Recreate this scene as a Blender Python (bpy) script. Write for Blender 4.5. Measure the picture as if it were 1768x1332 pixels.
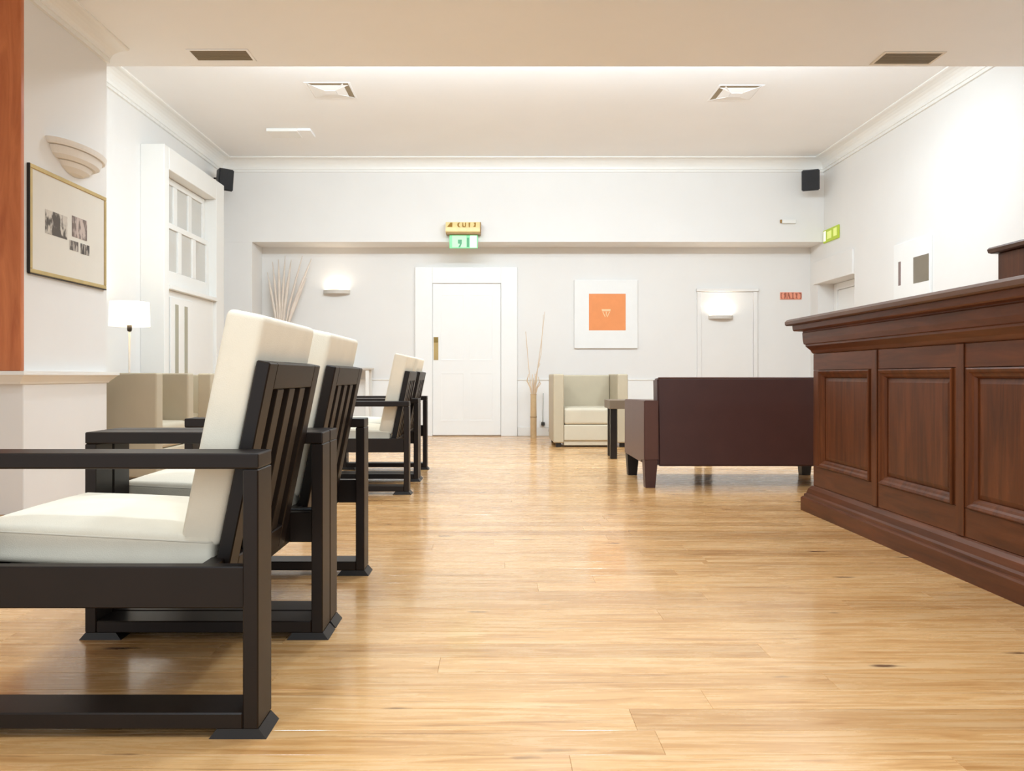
import bpy, bmesh, math, random
from mathutils import Vector, Matrix

for o in list(bpy.data.objects):
    bpy.data.objects.remove(o, do_unlink=True)
scn = bpy.context.scene
COL = scn.collection
rnd = random.Random(7)
R = math.radians

# ------------------------------------------------------------------ camera
cam_d = bpy.data.cameras.new('camera')
cam = bpy.data.objects.new('camera', cam_d)
COL.objects.link(cam)
cam.location = (0, 0, .81)
cam.rotation_euler = (R(90), 0, 0)
cam_d.sensor_width = 36.0
cam_d.lens = 36.0 * 1376 / 1768
cam_d.shift_x = (884 - 853) / 1768
cam_d.shift_y = -(666 - 650) / 1768
cam_d.clip_start = .02
scn.camera = cam

# ------------------------------------------------------------------ world, lights, exposure
w = bpy.data.worlds.new('world')
scn.world = w
w.use_nodes = True
bg = w.node_tree.nodes['Background']
bg.inputs['Color'].default_value = (.86, .94, 1.0, 1)
bg.inputs['Strength'].default_value = 1.38
scn.view_settings.view_transform = 'Standard'
scn.view_settings.look = 'None'
scn.view_settings.gamma = 1.0
scn.view_settings.use_curve_mapping = False
scn.view_settings.exposure = 0.03


def area(name, loc, rot, sx, sy, power, col=(1, .93, .84), spread=180, shape='RECTANGLE'):
    d = bpy.data.lights.new(name, 'AREA')
    d.shape = shape
    d.size = sx
    if shape == 'RECTANGLE':
        d.size_y = sy
    d.energy = power
    d.color = col
    d.spread = R(spread)
    o = bpy.data.objects.new(name, d)
    o.location = loc
    o.rotation_euler = rot
    COL.objects.link(o)
    return o


# unseen strip lamp behind the soffit, bar lamps, added fill discs at both ceilings
area('soffit_strip_light', (.5, 6.12, 3.38), (R(98), 0, 0), 5.4, .14, 128, (.76, .90, 1.0))
for (lx, ly) in ((-1.5, 6.9), (.5, 6.9), (2.7, 6.9)):
    area('lounge_fill_light', (lx, ly, 3.57), (0, 0, 0), .3, .3, 33, (.80, .91, 1.0), 165, 'DISK')  # unseen disc lights added to brighten the lounge
for (lx, ly) in ((-1.2, .4), (.6, .4), (-.9, 2.4), (.8, 2.6), (-.1, 4.1), (3.4, 1.6), (3.5, 4.2)):
    area('soffit_fill_light', (lx, ly, 3.11), (0, 0, 0), .26, .26, 19, (.74, .88, 1.0), 150, 'DISK')  # unseen disc lights added for the front room, last two for the bar


# ------------------------------------------------------------------ materials
MATS = {}


def nodes_of(name):
    m = bpy.data.materials.new(name)
    m.use_nodes = True
    nt = m.node_tree
    b = nt.nodes['Principled BSDF']
    return m, nt, b


def s2l(c):
    def f(v):
        v /= 255.0
        return v / 12.92 if v <= .04045 else ((v + .055) / 1.055) ** 2.4
    return tuple(f(v) for v in c) + (1,)


def plain(name, rgb, rough=.5, noise=.04, scale=6.0, metal=0.0, spec=.5, coat=0.0, bump=0.0, bscale=200., emit=None, es=0.0):
    """a procedural material: base colour gently mottled by noise, optional fine bump"""
    m, nt, b = nodes_of(name)
    tc = nt.nodes.new('ShaderNodeTexCoord')
    n = nt.nodes.new('ShaderNodeTexNoise')
    n.inputs['Scale'].default_value = scale
    n.inputs['Detail'].default_value = 4
    nt.links.new(tc.outputs['Object'], n.inputs['Vector'])
    r = nt.nodes.new('ShaderNodeValToRGB')
    c = s2l(rgb)
    r.color_ramp.elements[0].position = .3
    r.color_ramp.elements[1].position = .7
    r.color_ramp.elements[0].color = tuple(v * (1 - noise) for v in c[:3]) + (1,)
    r.color_ramp.elements[1].color = tuple(min(1, v * (1 + noise)) for v in c[:3]) + (1,)
    nt.links.new(n.outputs['Fac'], r.inputs['Fac'])
    nt.links.new(r.outputs['Color'], b.inputs['Base Color'])
    b.inputs['Roughness'].default_value = rough
    b.inputs['Metallic'].default_value = metal
    b.inputs['Specular IOR Level'].default_value = spec
    b.inputs['Coat Weight'].default_value = coat
    b.inputs['Coat Roughness'].default_value = .12
    if bump:
        n2 = nt.nodes.new('ShaderNodeTexNoise')
        n2.inputs['Scale'].default_value = bscale
        n2.inputs['Detail'].default_value = 3
        nt.links.new(tc.outputs['Object'], n2.inputs['Vector'])
        bp = nt.nodes.new('ShaderNodeBump')
        bp.inputs['Strength'].default_value = bump
        bp.inputs['Distance'].default_value = .002
        nt.links.new(n2.outputs['Fac'], bp.inputs['Height'])
        nt.links.new(bp.outputs['Normal'], b.inputs['Normal'])
    if emit:
        b.inputs['Emission Color'].default_value = s2l(emit)
        b.inputs['Emission Strength'].default_value = es
    MATS[name] = m
    return m


def wood(name, dark, light, axis='X', scale=3.0, stretch=14.0, rough=.35, coat=.15, spec=.5):
    m, nt, b = nodes_of(name)
    tc = nt.nodes.new('ShaderNodeTexCoord')
    mp = nt.nodes.new('ShaderNodeMapping')
    sc = {'X': (1, stretch, stretch), 'Y': (stretch, 1, stretch), 'Z': (stretch, stretch, 1)}[axis]
    mp.inputs['Scale'].default_value = sc
    nt.links.new(tc.outputs['Object'], mp.inputs['Vector'])
    n = nt.nodes.new('ShaderNodeTexNoise')
    n.inputs['Scale'].default_value = scale
    n.inputs['Detail'].default_value = 6
    n.inputs['Roughness'].default_value = .6
    n.inputs['Distortion'].default_value = .6
    nt.links.new(mp.outputs['Vector'], n.inputs['Vector'])
    r = nt.nodes.new('ShaderNodeValToRGB')
    r.color_ramp.elements[0].position = .3
    r.color_ramp.elements[1].position = .72
    r.color_ramp.elements[0].color = s2l(dark)
    r.color_ramp.elements[1].color = s2l(light)
    nt.links.new(n.outputs['Fac'], r.inputs['Fac'])
    nt.links.new(r.outputs['Color'], b.inputs['Base Color'])
    b.inputs['Roughness'].default_value = rough
    b.inputs['Coat Weight'].default_value = coat
    b.inputs['Coat Roughness'].default_value = .15
    b.inputs['Specular IOR Level'].default_value = spec
    MATS[name] = m
    return m


def oak_floor():
    """oak boards: tone per board from the 'tone' attribute, grain along X, sparse knots"""
    m, nt, b = nodes_of('oak_floor')
    L = nt.links.new
    N = nt.nodes.new
    geo = N('ShaderNodeNewGeometry')
    at = N('ShaderNodeAttribute')
    at.attribute_name = 'tone'
    # shift the grain per board
    off = N('ShaderNodeVectorMath'); off.operation = 'MULTIPLY_ADD'
    L(at.outputs['Vector'], off.inputs[0])
    off.inputs[1].default_value = (37, 19, 11)
    L(geo.outputs['Position'], off.inputs[2])
    mp = N('ShaderNodeMapping')
    mp.inputs['Scale'].default_value = (1.0, 13, 1)
    L(off.outputs['Vector'], mp.inputs['Vector'])
    n = N('ShaderNodeTexNoise')
    n.inputs['Scale'].default_value = 2.6
    n.inputs['Detail'].default_value = 7
    n.inputs['Roughness'].default_value = .62
    n.inputs['Distortion'].default_value = .9
    L(mp.outputs['Vector'], n.inputs['Vector'])
    r = N('ShaderNodeValToRGB')
    e = r.color_ramp.elements
    e[0].position = .25; e[0].color = s2l((190, 134, 76))
    e[1].position = .78; e[1].color = s2l((236, 202, 156))
    k = r.color_ramp.elements.new(.5); k.color = s2l((222, 175, 118))
    L(n.outputs['Fac'], r.inputs['Fac'])
    # board tone
    tone = N('ShaderNodeValToRGB')
    te = tone.color_ramp.elements
    te[0].position = 0; te[0].color = (.85, .78, .69, 1)
    te[1].position = 1; te[1].color = (1.12, 1.1, 1.06, 1)
    t2 = tone.color_ramp.elements.new(.35); t2.color = (.97, .92, .84, 1)
    sep = N('ShaderNodeSeparateXYZ')
    L(at.outputs['Vector'], sep.inputs[0])
    L(sep.outputs['X'], tone.inputs['Fac'])
    mul = N('ShaderNodeMix'); mul.data_type = 'RGBA'; mul.blend_type = 'MULTIPLY'
    mul.inputs['Factor'].default_value = 1
    L(r.outputs['Color'], mul.inputs['A']); L(tone.outputs['Color'], mul.inputs['B'])
    # dark mineral streaks
    mp2 = N('ShaderNodeMapping'); mp2.inputs['Scale'].default_value = (.8, 22, 1)
    L(off.outputs['Vector'], mp2.inputs['Vector'])
    n2 = N('ShaderNodeTexNoise'); n2.inputs['Scale'].default_value = 2.1; n2.inputs['Detail'].default_value = 3
    n2.inputs['Distortion'].default_value = 1.3
    L(mp2.outputs['Vector'], n2.inputs['Vector'])
    r2 = N('ShaderNodeValToRGB')
    r2.color_ramp.elements[0].position = .6; r2.color_ramp.elements[0].color = (0, 0, 0, 1)
    r2.color_ramp.elements[1].position = .78; r2.color_ramp.elements[1].color = (.75, .75, .75, 1)
    L(n2.outputs['Fac'], r2.inputs['Fac'])
    mx = N('ShaderNodeMix'); mx.data_type = 'RGBA'
    L(r2.outputs['Color'], mx.inputs['Factor'])
    L(mul.outputs['Result'], mx.inputs['A'])
    mx.inputs['B'].default_value = s2l((146, 92, 44))
    # knots
    mp3 = N('ShaderNodeMapping'); mp3.inputs['Scale'].default_value = (1.5, 5.2, 1)
    L(off.outputs['Vector'], mp3.inputs['Vector'])
    v = N('ShaderNodeTexVoronoi'); v.inputs['Scale'].default_value = 1.35
    nw = N('ShaderNodeTexNoise'); nw.inputs['Scale'].default_value = 9; nw.inputs['Detail'].default_value = 3
    L(geo.outputs['Position'], nw.inputs['Vector'])
    wob = N('ShaderNodeVectorMath'); wob.operation = 'MULTIPLY_ADD'
    L(nw.outputs['Color'], wob.inputs[0]); wob.inputs[1].default_value = (.16, .16, 0)
    L(mp3.outputs['Vector'], wob.inputs[2])
    L(wob.outputs['Vector'], v.inputs['Vector'])
    r3 = N('ShaderNodeValToRGB')
    r3.color_ramp.elements[0].position = .03; r3.color_ramp.elements[0].color = (.95, .95, .95, 1)
    r3.color_ramp.elements[1].position = .1; r3.color_ramp.elements[1].color = (0, 0, 0, 1)
    L(v.outputs['Distance'], r3.inputs['Fac'])
    mx2 = N('ShaderNodeMix'); mx2.data_type = 'RGBA'
    L(r3.outputs['Color'], mx2.inputs['Factor'])
    L(mx.outputs['Result'], mx2.inputs['A'])
    mx2.inputs['B'].default_value = s2l((92, 54, 24))
    L(mx2.outputs['Result'], b.inputs['Base Color'])
    rr = N('ShaderNodeMapRange')
    rr.inputs['To Min'].default_value = .2; rr.inputs['To Max'].default_value = .34
    L(n.outputs['Fac'], rr.inputs['Value'])
    L(rr.outputs['Result'], b.inputs['Roughness'])
    b.inputs['Coat Weight'].default_value = .42
    b.inputs['Coat Roughness'].default_value = .1
    MATS['oak_floor'] = m


def print_mat(name, scale, lo, hi, seed):
    """a small monochrome photographic print: vertical shapes on grey"""
    m, nt, b = nodes_of(name)
    tc = nt.nodes.new('ShaderNodeTexCoord')
    mp = nt.nodes.new('ShaderNodeMapping')
    mp.inputs['Scale'].default_value = (1, scale, 12)
    mp.inputs['Location'].default_value = (seed, seed * 1.7, seed * .3)
    nt.links.new(tc.outputs['Object'], mp.inputs['Vector'])
    n = nt.nodes.new('ShaderNodeTexNoise')
    n.inputs['Scale'].default_value = 1.0
    n.inputs['Detail'].default_value = 4
    nt.links.new(mp.outputs['Vector'], n.inputs['Vector'])
    r = nt.nodes.new('ShaderNodeValToRGB')
    r.color_ramp.interpolation = 'EASE'
    r.color_ramp.elements[0].position = .44
    r.color_ramp.elements[1].position = .58
    r.color_ramp.elements[0].color = s2l(lo)
    r.color_ramp.elements[1].color = s2l(hi)
    nt.links.new(n.outputs['Fac'], r.inputs['Fac'])
    nt.links.new(r.outputs['Color'], b.inputs['Base Color'])
    b.inputs['Roughness'].default_value = .5
    MATS[name] = m


plain('wall_paint', (234, 231, 227), .75, .012, 2.0)
plain('ceiling_paint', (247, 247, 247), .85, .012, 1.5)
plain('trim_white', (240, 238, 233), .4, .01, 3.0)
plain('door_white', (244, 243, 240), .35, .01, 3.0)
plain('dark_stain', (27, 18, 13), .42, .12, 9.0, spec=.32)
plain('black_foot', (20, 15, 12), .45, .1, 9.0)
plain('cream_fabric', (246, 237, 217), .9, .03, 10, spec=.2, bump=.35, bscale=420)
plain('cream_piping', (236, 228, 210), .9, .03, 10, spec=.2)
plain('beige_leather', (190, 177, 152), .5, .03, 6, bump=.15, bscale=260)
plain('beige_leather_pale', (206, 196, 174), .5, .03, 6, bump=.15, bscale=260)
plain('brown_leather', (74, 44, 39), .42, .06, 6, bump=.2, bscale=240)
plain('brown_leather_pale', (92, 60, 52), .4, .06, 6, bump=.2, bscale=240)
wood('bar_wood_h', (72, 36, 16), (110, 60, 31), 'Y', 2.2, 12, .4, .04, .28)
wood('bar_wood_v', (68, 33, 13), (112, 60, 28), 'Z', 2.0, 12, .4, .04, .28)
wood('bar_top_wood', (74, 46, 32), (108, 74, 54), 'Y', 2.0, 12, .36, .06, .35)
wood('pine_post', (176, 92, 48), (214, 128, 76), 'Z', 1.6, 9, .45, .1)
plain('taupe_lacquer', (122, 106, 88), .35, .03, 5)
plain('black_lacquer', (26, 21, 19), .35, .05, 5)
plain('gold_frame', (196, 172, 118), .35, .08, 12, metal=.55)
plain('black_edge', (22, 18, 14), .4, .05, 8)
plain('mount_card', (226, 220, 208), .8, .01, 8)
plain('white_card', (240, 239, 236), .7, .01, 8)
plain('orange_print', (236, 150, 92), .7, .03, 9)
plain('pale_print', (240, 205, 160), .7, .02, 9)
plain('grey_print', (128, 118, 102), .6, .05, 5)
plain('mauve_print', (132, 112, 108), .6, .05, 5)
plain('brass', (186, 158, 104), .3, .05, 9, metal=.8)
plain('brass_dark', (140, 116, 66), .35, .05, 9, metal=.8)
plain('plaster_lamp', (234, 229, 222), .6, .02, 5)
plain('vent_grey', (146, 130, 102), .6, .03, 9)
plain('vent_dark', (120, 106, 82), .7, .03, 9)
plain('vent_white', (232, 222, 206), .6, .01, 9)
plain('black_plastic', (42, 37, 36), .5, .06, 12)
plain('black_grille', (30, 30, 33), .7, .1, 60, bump=.5, bscale=600)
plain('sash_pane', (206, 203, 196), .12, .02, 2, spec=.6)
plain('slot_pane', (168, 162, 140), .25, .03, 2)
plain('bamboo', (204, 174, 132), .5, .08, 14)
plain('bamboo_node', (164, 134, 96), .6, .08, 14)
plain('dry_twig', (222, 198, 168), .8, .08, 14)
plain('pale_twig', (226, 212, 198), .85, .05, 10)
plain('vase_white', (232, 228, 220), .4, .02, 6)
plain('lamp_shade', (250, 246, 236), .8, .01, 6, emit=(255, 240, 214), es=1.1)
plain('lamp_metal', (60, 54, 48), .35, .05, 8, metal=.6)
plain('lamp_glow', (255, 244, 226), .6, .0, 6, emit=(255, 238, 212), es=3.0)
plain('sconce_metal', (206, 198, 188), .4, .03, 8)
plain('exit_case', (236, 212, 150), .4, .06, 14)
plain('exit_case_dark', (150, 110, 44), .4, .06, 14)
plain('exit_mark', (158, 112, 34), .5, .06, 14)
plain('exit_green', (120, 205, 140), .4, .05, 10, emit=(120, 220, 150), es=.35)
plain('exit_pale', (226, 250, 216), .4, .02, 10, emit=(226, 255, 218), es=.45)
plain('exit_light', (176, 232, 176), .4, .04, 10, emit=(180, 240, 180), es=.3)
plain('exit_deep', (70, 150, 100), .4, .03, 10, emit=(60, 150, 95), es=.2)
plain('sign_lime', (168, 188, 40), .4, .06, 14, emit=(168, 190, 40), es=.25)
plain('sign_lime_pale', (216, 226, 130), .4, .04, 14, emit=(220, 232, 130), es=.3)
plain('sign_white', (248, 244, 232), .4, .02, 14, emit=(255, 248, 236), es=.4)
plain('sign_salmon', (236, 156, 128), .5, .05, 20)
plain('sign_rust', (172, 98, 76), .5, .05, 20)
plain('plug_dark', (56, 56, 54), .5, .03, 20)
plain('cable_grey', (196, 196, 190), .6, .03, 20)
oak_floor()
print_mat('print_a', 26, (78, 68, 58), (206, 196, 182), 1.3)
print_mat('print_b', 22, (120, 104, 96), (198, 180, 170), 4.1)
print_mat('print_c', 45, (84, 74, 70), (190, 180, 168), 7.7)
print_mat('print_d', 50, (64, 56, 52), (186, 176, 164), 9.2)


# ------------------------------------------------------------------ mesh helpers
def link(name, bm, mat, parent=None, smooth=False):
    me = bpy.data.meshes.new(name)
    bmesh.ops.recalc_face_normals(bm, faces=bm.faces[:])
    if smooth:
        for f in bm.faces:
            f.smooth = True
    bm.to_mesh(me)
    bm.free()
    o = bpy.data.objects.new(name, me)
    me.materials.append(MATS[mat])
    COL.objects.link(o)
    if parent:
        o.parent = parent
    return o


def box(bm, x0, x1, y0, y1, z0, z1, bev=0.0, seg=1, M=None):
    vs = [bm.verts.new(p) for p in ((x0, y0, z0), (x1, y0, z0), (x1, y1, z0), (x0, y1, z0),
                                    (x0, y0, z1), (x1, y0, z1), (x1, y1, z1), (x0, y1, z1))]
    fs = [bm.faces.new([vs[i] for i in q]) for q in
          ((3, 2, 1, 0), (4, 5, 6, 7), (0, 1, 5, 4), (1, 2, 6, 5), (2, 3, 7, 6), (3, 0, 4, 7))]
    out = list(vs)
    if bev > 0:
        es = list({e for f in fs for e in f.edges})
        r = bmesh.ops.bevel(bm, geom=es, offset=bev, segments=seg, affect='EDGES', profile=.5)
        out = list({v for f in r['faces'] for v in f.verts} | {v for v in vs if v.is_valid})
    if M is not None:
        bmesh.ops.transform(bm, matrix=M, verts=out)
    return out


def nb():
    return bmesh.new()


def bx(name, mat, dims, parent=None, bev=.004, seg=1, M=None, smooth=False):
    bm = nb()
    box(bm, *dims, bev=bev, seg=seg, M=M)
    return link(name, bm, mat, parent, smooth)


def prism(bm, pts, axis, a, b):
    """polygon pts (2D) swept from a to b along axis; pts are the other two axes in order"""
    def P(p, t):
        if axis == 'X':
            return (t, p[0], p[1])
        if axis == 'Y':
            return (p[0], t, p[1])
        return (p[0], p[1], t)
    A = [bm.verts.new(P(p, a)) for p in pts]
    B = [bm.verts.new(P(p, b)) for p in pts]
    n = len(pts)
    bm.faces.new(A)
    bm.faces.new(B[::-1])
    for i in range(n):
        j = (i + 1) % n
        bm.faces.new((A[i], A[j], B[j], B[i]))


def ringed(bm, x0, x1, y0, y1, prof, cap=True):
    """solid of stacked mitred mouldings: prof = [(outward offset, z), ...] round a rectangle"""
    rings = []
    for off, z in prof:
        rings.append([bm.verts.new(p) for p in ((x0 - off, y0 - off, z), (x1 + off, y0 - off, z),
                                                (x1 + off, y1 + off, z), (x0 - off, y1 + off, z))])
    for a, b in zip(rings, rings[1:]):
        for i in range(4):
            j = (i + 1) % 4
            bm.faces.new((a[i], a[j], b[j], b[i]))
    if cap:
        bm.faces.new(rings[0][::-1])
        bm.faces.new(rings[-1])


def tube(bm, pts, rad, sides=8, cap=True):
    """tube through points; rad a number or one per point"""
    pts = [Vector(p) for p in pts]
    if not isinstance(rad, (list, tuple)):
        rad = [rad] * len(pts)
    rings = []
    for i, p in enumerate(pts):
        d = (pts[min(i + 1, len(pts) - 1)] - pts[max(i - 1, 0)]).normalized()
        up = Vector((0, 0, 1)) if abs(d.z) < .9 else Vector((1, 0, 0))
        u = d.cross(up).normalized()
        v = d.cross(u).normalized()
        rings.append([bm.verts.new(p + (u * math.cos(2 * math.pi * k / sides) + v * math.sin(2 * math.pi * k / sides)) * rad[i])
                      for k in range(sides)])
    for a, b in zip(rings, rings[1:]):
        for k in range(sides):
            j = (k + 1) % sides
            bm.faces.new((a[k], a[j], b[j], b[k]))
    if cap:
        bm.faces.new(rings[0])
        bm.faces.new(rings[-1][::-1])


def lathe(bm, prof, cx=0, cy=0, sides=24, sx=1.0, sy=1.0, a0=0.0, a1=2 * math.pi):
    full = abs(a1 - a0 - 2 * math.pi) < 1e-6
    n = sides if full else sides + 1
    rings = []
    for r, z in prof:
        r = max(r, .0005)
        rings.append([bm.verts.new((cx + sx * r * math.cos(a0 + (a1 - a0) * k / sides),
                                    cy + sy * r * math.sin(a0 + (a1 - a0) * k / sides), z)) for k in range(n)])
    for a, b in zip(rings, rings[1:]):
        for k in range(sides):
            j = (k + 1) % n
            bm.faces.new((a[k], a[j], b[j], b[k]))
    if full:
        bm.faces.new(rings[0][::-1])
        bm.faces.new(rings[-1])
    else:
        for k in range(len(rings) - 1):
            pass
        bm.faces.new([r[0] for r in rings])
        bm.faces.new([r[-1] for r in rings][::-1])
        bm.faces.new(rings[0][::-1])
        bm.faces.new(rings[-1])


def pillow(bm, hx, hy, hz, r, top=0.0, bottom=0.0, M=None, sidebulge=0.0):
    """rounded upholstered block, crowned on +z by top and on -z by bottom"""
    def coords(h):
        e = r / h
        return [-1, -1 + e * .25, -1 + e * .6, -1 + e, -.5, 0, .5, 1 - e, 1 - e * .6, 1 - e * .25, 1]
    grids = [coords(hx), coords(hy), coords(hz)]
    H = (hx, hy, hz)
    cache = {}

    def vert(p):
        key = tuple(round(c, 5) for c in p)
        if key in cache:
            return cache[key]
        q = Vector([p[i] * H[i] for i in range(3)])
        core = Vector([max(-(H[i] - r), min(H[i] - r, q[i])) for i in range(3)])
        d = q - core
        if d.length > 1e-9:
            q = core + d.normalized() * r
        u, v = q.x / hx, q.y / hy
        k = max(0, 1 - abs(u) ** 2.6) * max(0, 1 - abs(v) ** 2.6)
        if q.z > 0:
            q.z += top * k * (q.z / hz)
        else:
            q.z -= bottom * k * (-q.z / hz)
        if sidebulge:
            kz = max(0, 1 - (q.z / hz) ** 2)
            q.x *= 1 + sidebulge * kz
            q.y *= 1 + sidebulge * kz
        if M is not None:
            q = M @ q
        cache[key] = bm.verts.new(q)
        return cache[key]
    for ax in range(3):
        a, b = [i for i in range(3) if i != ax]
        for s in (-1, 1):
            ga, gb = grids[a], grids[b]
            for i in range(len(ga) - 1):
                for j in range(len(gb) - 1):
                    ps = []
                    for (ca, cb) in ((ga[i], gb[j]), (ga[i + 1], gb[j]), (ga[i + 1], gb[j + 1]), (ga[i], gb[j + 1])):
                        p = [0, 0, 0]
                        p[ax] = s
                        p[a] = ca
                        p[b] = cb
                        ps.append(vert(p))
                    if len(set(ps)) == 4:
                        try:
                            bm.faces.new(ps)
                        except ValueError:
                            pass


def rrect(hx, hy, r, z, n=5):
    pts = []
    for cx, cy, a in ((hx - r, hy - r, 0), (-hx + r, hy - r, 90), (-hx + r, -hy + r, 180), (hx - r, -hy + r, 270)):
        for k in range(n + 1):
            t = R(a + 90 * k / n)
            pts.append(Vector((cx + r * math.cos(t), cy + r * math.sin(t), z)))
    return pts


def loop_tube(bm, pts, rad, sides=6):
    n = len(pts)
    rings = []
    for i, p in enumerate(pts):
        d = (pts[(i + 1) % n] - pts[i - 1]).normalized()
        up = Vector((0, 0, 1)) if abs(d.z) < .9 else Vector((1, 0, 0))
        u = d.cross(up).normalized()
        v = d.cross(u).normalized()
        rings.append([bm.verts.new(p + (u * math.cos(2 * math.pi * k / sides) + v * math.sin(2 * math.pi * k / sides)) * rad) for k in range(sides)])
    for i in range(n):
        a, b = rings[i], rings[(i + 1) % n]
        for k in range(sides):
            j = (k + 1) % sides
            bm.faces.new((a[k], a[j], b[j], b[k]))


def tag(o, label, cat, group=None):
    o['label'] = label
    o['category'] = cat
    if group:
        o['group'] = group
    return o


def thing(name, label, cat, loc=(0, 0, 0), rz=0.0, group=None):
    o = bpy.data.objects.new(name, None)
    COL.objects.link(o)
    o.location = loc
    o.rotation_euler = (0, 0, rz)
    o.empty_display_size = .1
    return tag(o, label, cat, group)


def struct(o):
    o['kind'] = 'structure'
    return o


def sempty(name, loc=(0, 0, 0)):
    o = bpy.data.objects.new(name, None)
    COL.objects.link(o)
    o.location = loc
    return struct(o)


def copy_tree(o, parent=None):
    c = o.copy()
    COL.objects.link(c)
    c.parent = parent
    for ch in list(o.children):
        copy_tree(ch, c)
    return c


# ------------------------------------------------------------------ room dimensions
XL, XR = -3.55, 4.287          # side walls
YB, YBEAM = 10.80, 10.35       # end wall, header beam
ZC, ZN = 3.62, 3.13            # lounge ceiling, dropped soffit
YS = 5.97                      # end of the soffit
Y0 = -1.6                      # open front of the room
PX, PY0, PY1 = -2.74, 4.64, 5.64   # pier

# floor and boards -------------------------------------------------
floor = struct(bx('floor', 'bamboo_node', (XL - .3, XR + .6, Y0, YB + .3, -.08, -.016), bev=0))
BW = .118
near, rest = [], []
row = 0
y = Y0
while y < YB:
    x = XL - rnd.uniform(0, 1.6)
    while x < XR + .25:
        ln = rnd.choice((.9, 1.2, 1.5, 1.8, 2.1)) * rnd.uniform(.9, 1.1)
        x0, x1 = max(x, XL), min(x + ln, XR + .25)
        if x1 - x0 > .12:
            t = (rnd.random(), rnd.random(), rnd.random())
            yc = y + BW / 2
            vis = yc > 1.25 and x0 < yc * .67 + .1 and x1 > -yc * .62 - .1
            key = yc if vis else 99 + yc
            near.append((key, x0, x1, y, min(y + BW, YB), t))
        x += ln
    y += BW
    row += 1
near.sort(key=lambda q: q[0])
near, rest = near[:290], near[290:]


def board(bm, x0, x1, y0, y1, tone_layer, t, g=.0006):
    b = .0007
    z = 0.0
    gx, hx = .0002, .0006            # tighter joints at the board ends
    h = g + b
    A = [bm.verts.new(p) for p in ((x0 + gx, y0 + g, -.016), (x1 - gx, y0 + g, -.016), (x1 - gx, y1 - g, -.016), (x0 + gx, y1 - g, -.016))]
    B = [bm.verts.new(p) for p in ((x0 + gx, y0 + g, z - b), (x1 - gx, y0 + g, z - b), (x1 - gx, y1 - g, z - b), (x0 + gx, y1 - g, z - b))]
    C = [bm.verts.new(p) for p in ((x0 + hx, y0 + h, z), (x1 - hx, y0 + h, z), (x1 - hx, y1 - h, z), (x0 + hx, y1 - h, z))]
    for v in A + B + C:
        v[tone_layer] = Vector(t)
    for P, Q in ((A, B), (B, C)):
        for i in range(4):
            j = (i + 1) % 4
            bm.faces.new((P[i], P[j], Q[j], Q[i]))
    bm.faces.new(C)


for (_, x0, x1, y0, y1, t) in near:
    bm = nb()
    lay = bm.verts.layers.float_vector.new('tone')
    board(bm, x0, x1, y0, y1, lay, t)
    link('plank', bm, 'oak_floor', floor)
bm = nb()
lay = bm.verts.layers.float_vector.new('tone')
for (_, x0, x1, y0, y1, t) in rest:
    board(bm, x0, x1, y0, y1, lay, t)
o = link('planks', bm, 'oak_floor', floor)
o['kind'] = 'stuff'

# walls ------------------------------------------------------------
struct(bx('wall_left', 'wall_paint', (XL - .3, XL, Y0, YB + .3, 0, ZC + .2), bev=0))
struct(bx('wall_back', 'wall_paint', (XL, XR + .6, YB, YB + .3, 0, ZC + .2), bev=0))
DY0, DY1, DZ, DD = 9.48, 10.55, 2.03, .21
bm = nb()
box(bm, XR, XR + .5, Y0, DY0, 0, ZC + .2)
box(bm, XR, XR + .5, DY1, YB, 0, ZC + .2)
box(bm, XR, XR + .5, DY0, DY1, DZ, ZC + .2)
box(bm, XR + DD + .05, XR + .5, DY0, DY1, 0, DZ)
struct(link('wall_right', bm, 'wall_paint'))
# beam over the alcove and its nib
bm = nb()
box(bm, XL, XR, YBEAM, YB, 2.555, ZC)
struct(link('wall_header', bm, 'wall_paint'))
struct(bx('wall_nib', 'wall_paint', (XL, -3.144, YBEAM, YB, 0, 2.555), bev=.003))
# pier with the wood-clad front
struct(bx('wall_pier', 'wall_paint', (XL, PX, PY0, PY1, 0, ZN), bev=.004))
bm = nb()
box(bm, XL, PX + .006, PY0 - .035, PY0 - .001, .84, ZN, bev=.004)
clad = struct(link('wall_cladding', bm, 'pine_post'))
# ceilings
struct(bx('ceiling', 'ceiling_paint', (XL, XR, YS, YB, ZC, ZC + .2), bev=0))
struct(bx('ceiling_soffit', 'ceiling_paint', (XL, XR, Y0, YS, ZN, ZC + .2), bev=.006))


# coving: profile (distance from wall, depth below ceiling)
def cove_profile(w, h):
    p = [(0, 0), (w, 0), (w, -.012)]
    for k in range(7):
        t = R(90 * k / 6)
        p.append((w * .92 - (w * .74) * math.sin(t), -.018 - (h - .05) * (1 - math.cos(t))))
    p += [(.022, -h + .03), (.022, -h), (0, -h)]
    return p


cp = cove_profile(.18, .16)
bm = nb()
prism(bm, [(XL + d, ZC + z) for d, z in cp], 'Y', YS, YBEAM)
struct(link('trim_1', bm, 'trim_white'))
bm = nb()
prism(bm, [(XR - d, ZC + z) for d, z in cp], 'Y', YS, YBEAM)
struct(link('trim_2', bm, 'trim_white'))
bm = nb()
prism(bm, [(YBEAM - d, ZC + z) for d, z in cp], 'X', XL, XR)
struct(link('trim_3', bm, 'trim_white'))
cn = cove_profile(.16, .105)
bm = nb()
prism(bm, [(PX + d, ZN + z) for d, z in cn], 'Y', PY0 - .3, PY1)
struct(link('trim_4', bm, 'trim_white'))
# dado ledge round the pier
bm = nb()
ringed(bm, XL + .2, PX, PY0 - .04, PY1, [(.0, .765), (.008, .765), (.014, .775), (.05, .812), (.062, .818), (.062, .84), (.0, .84)])
struct(link('trim_5', bm, 'trim_white'))
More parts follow.
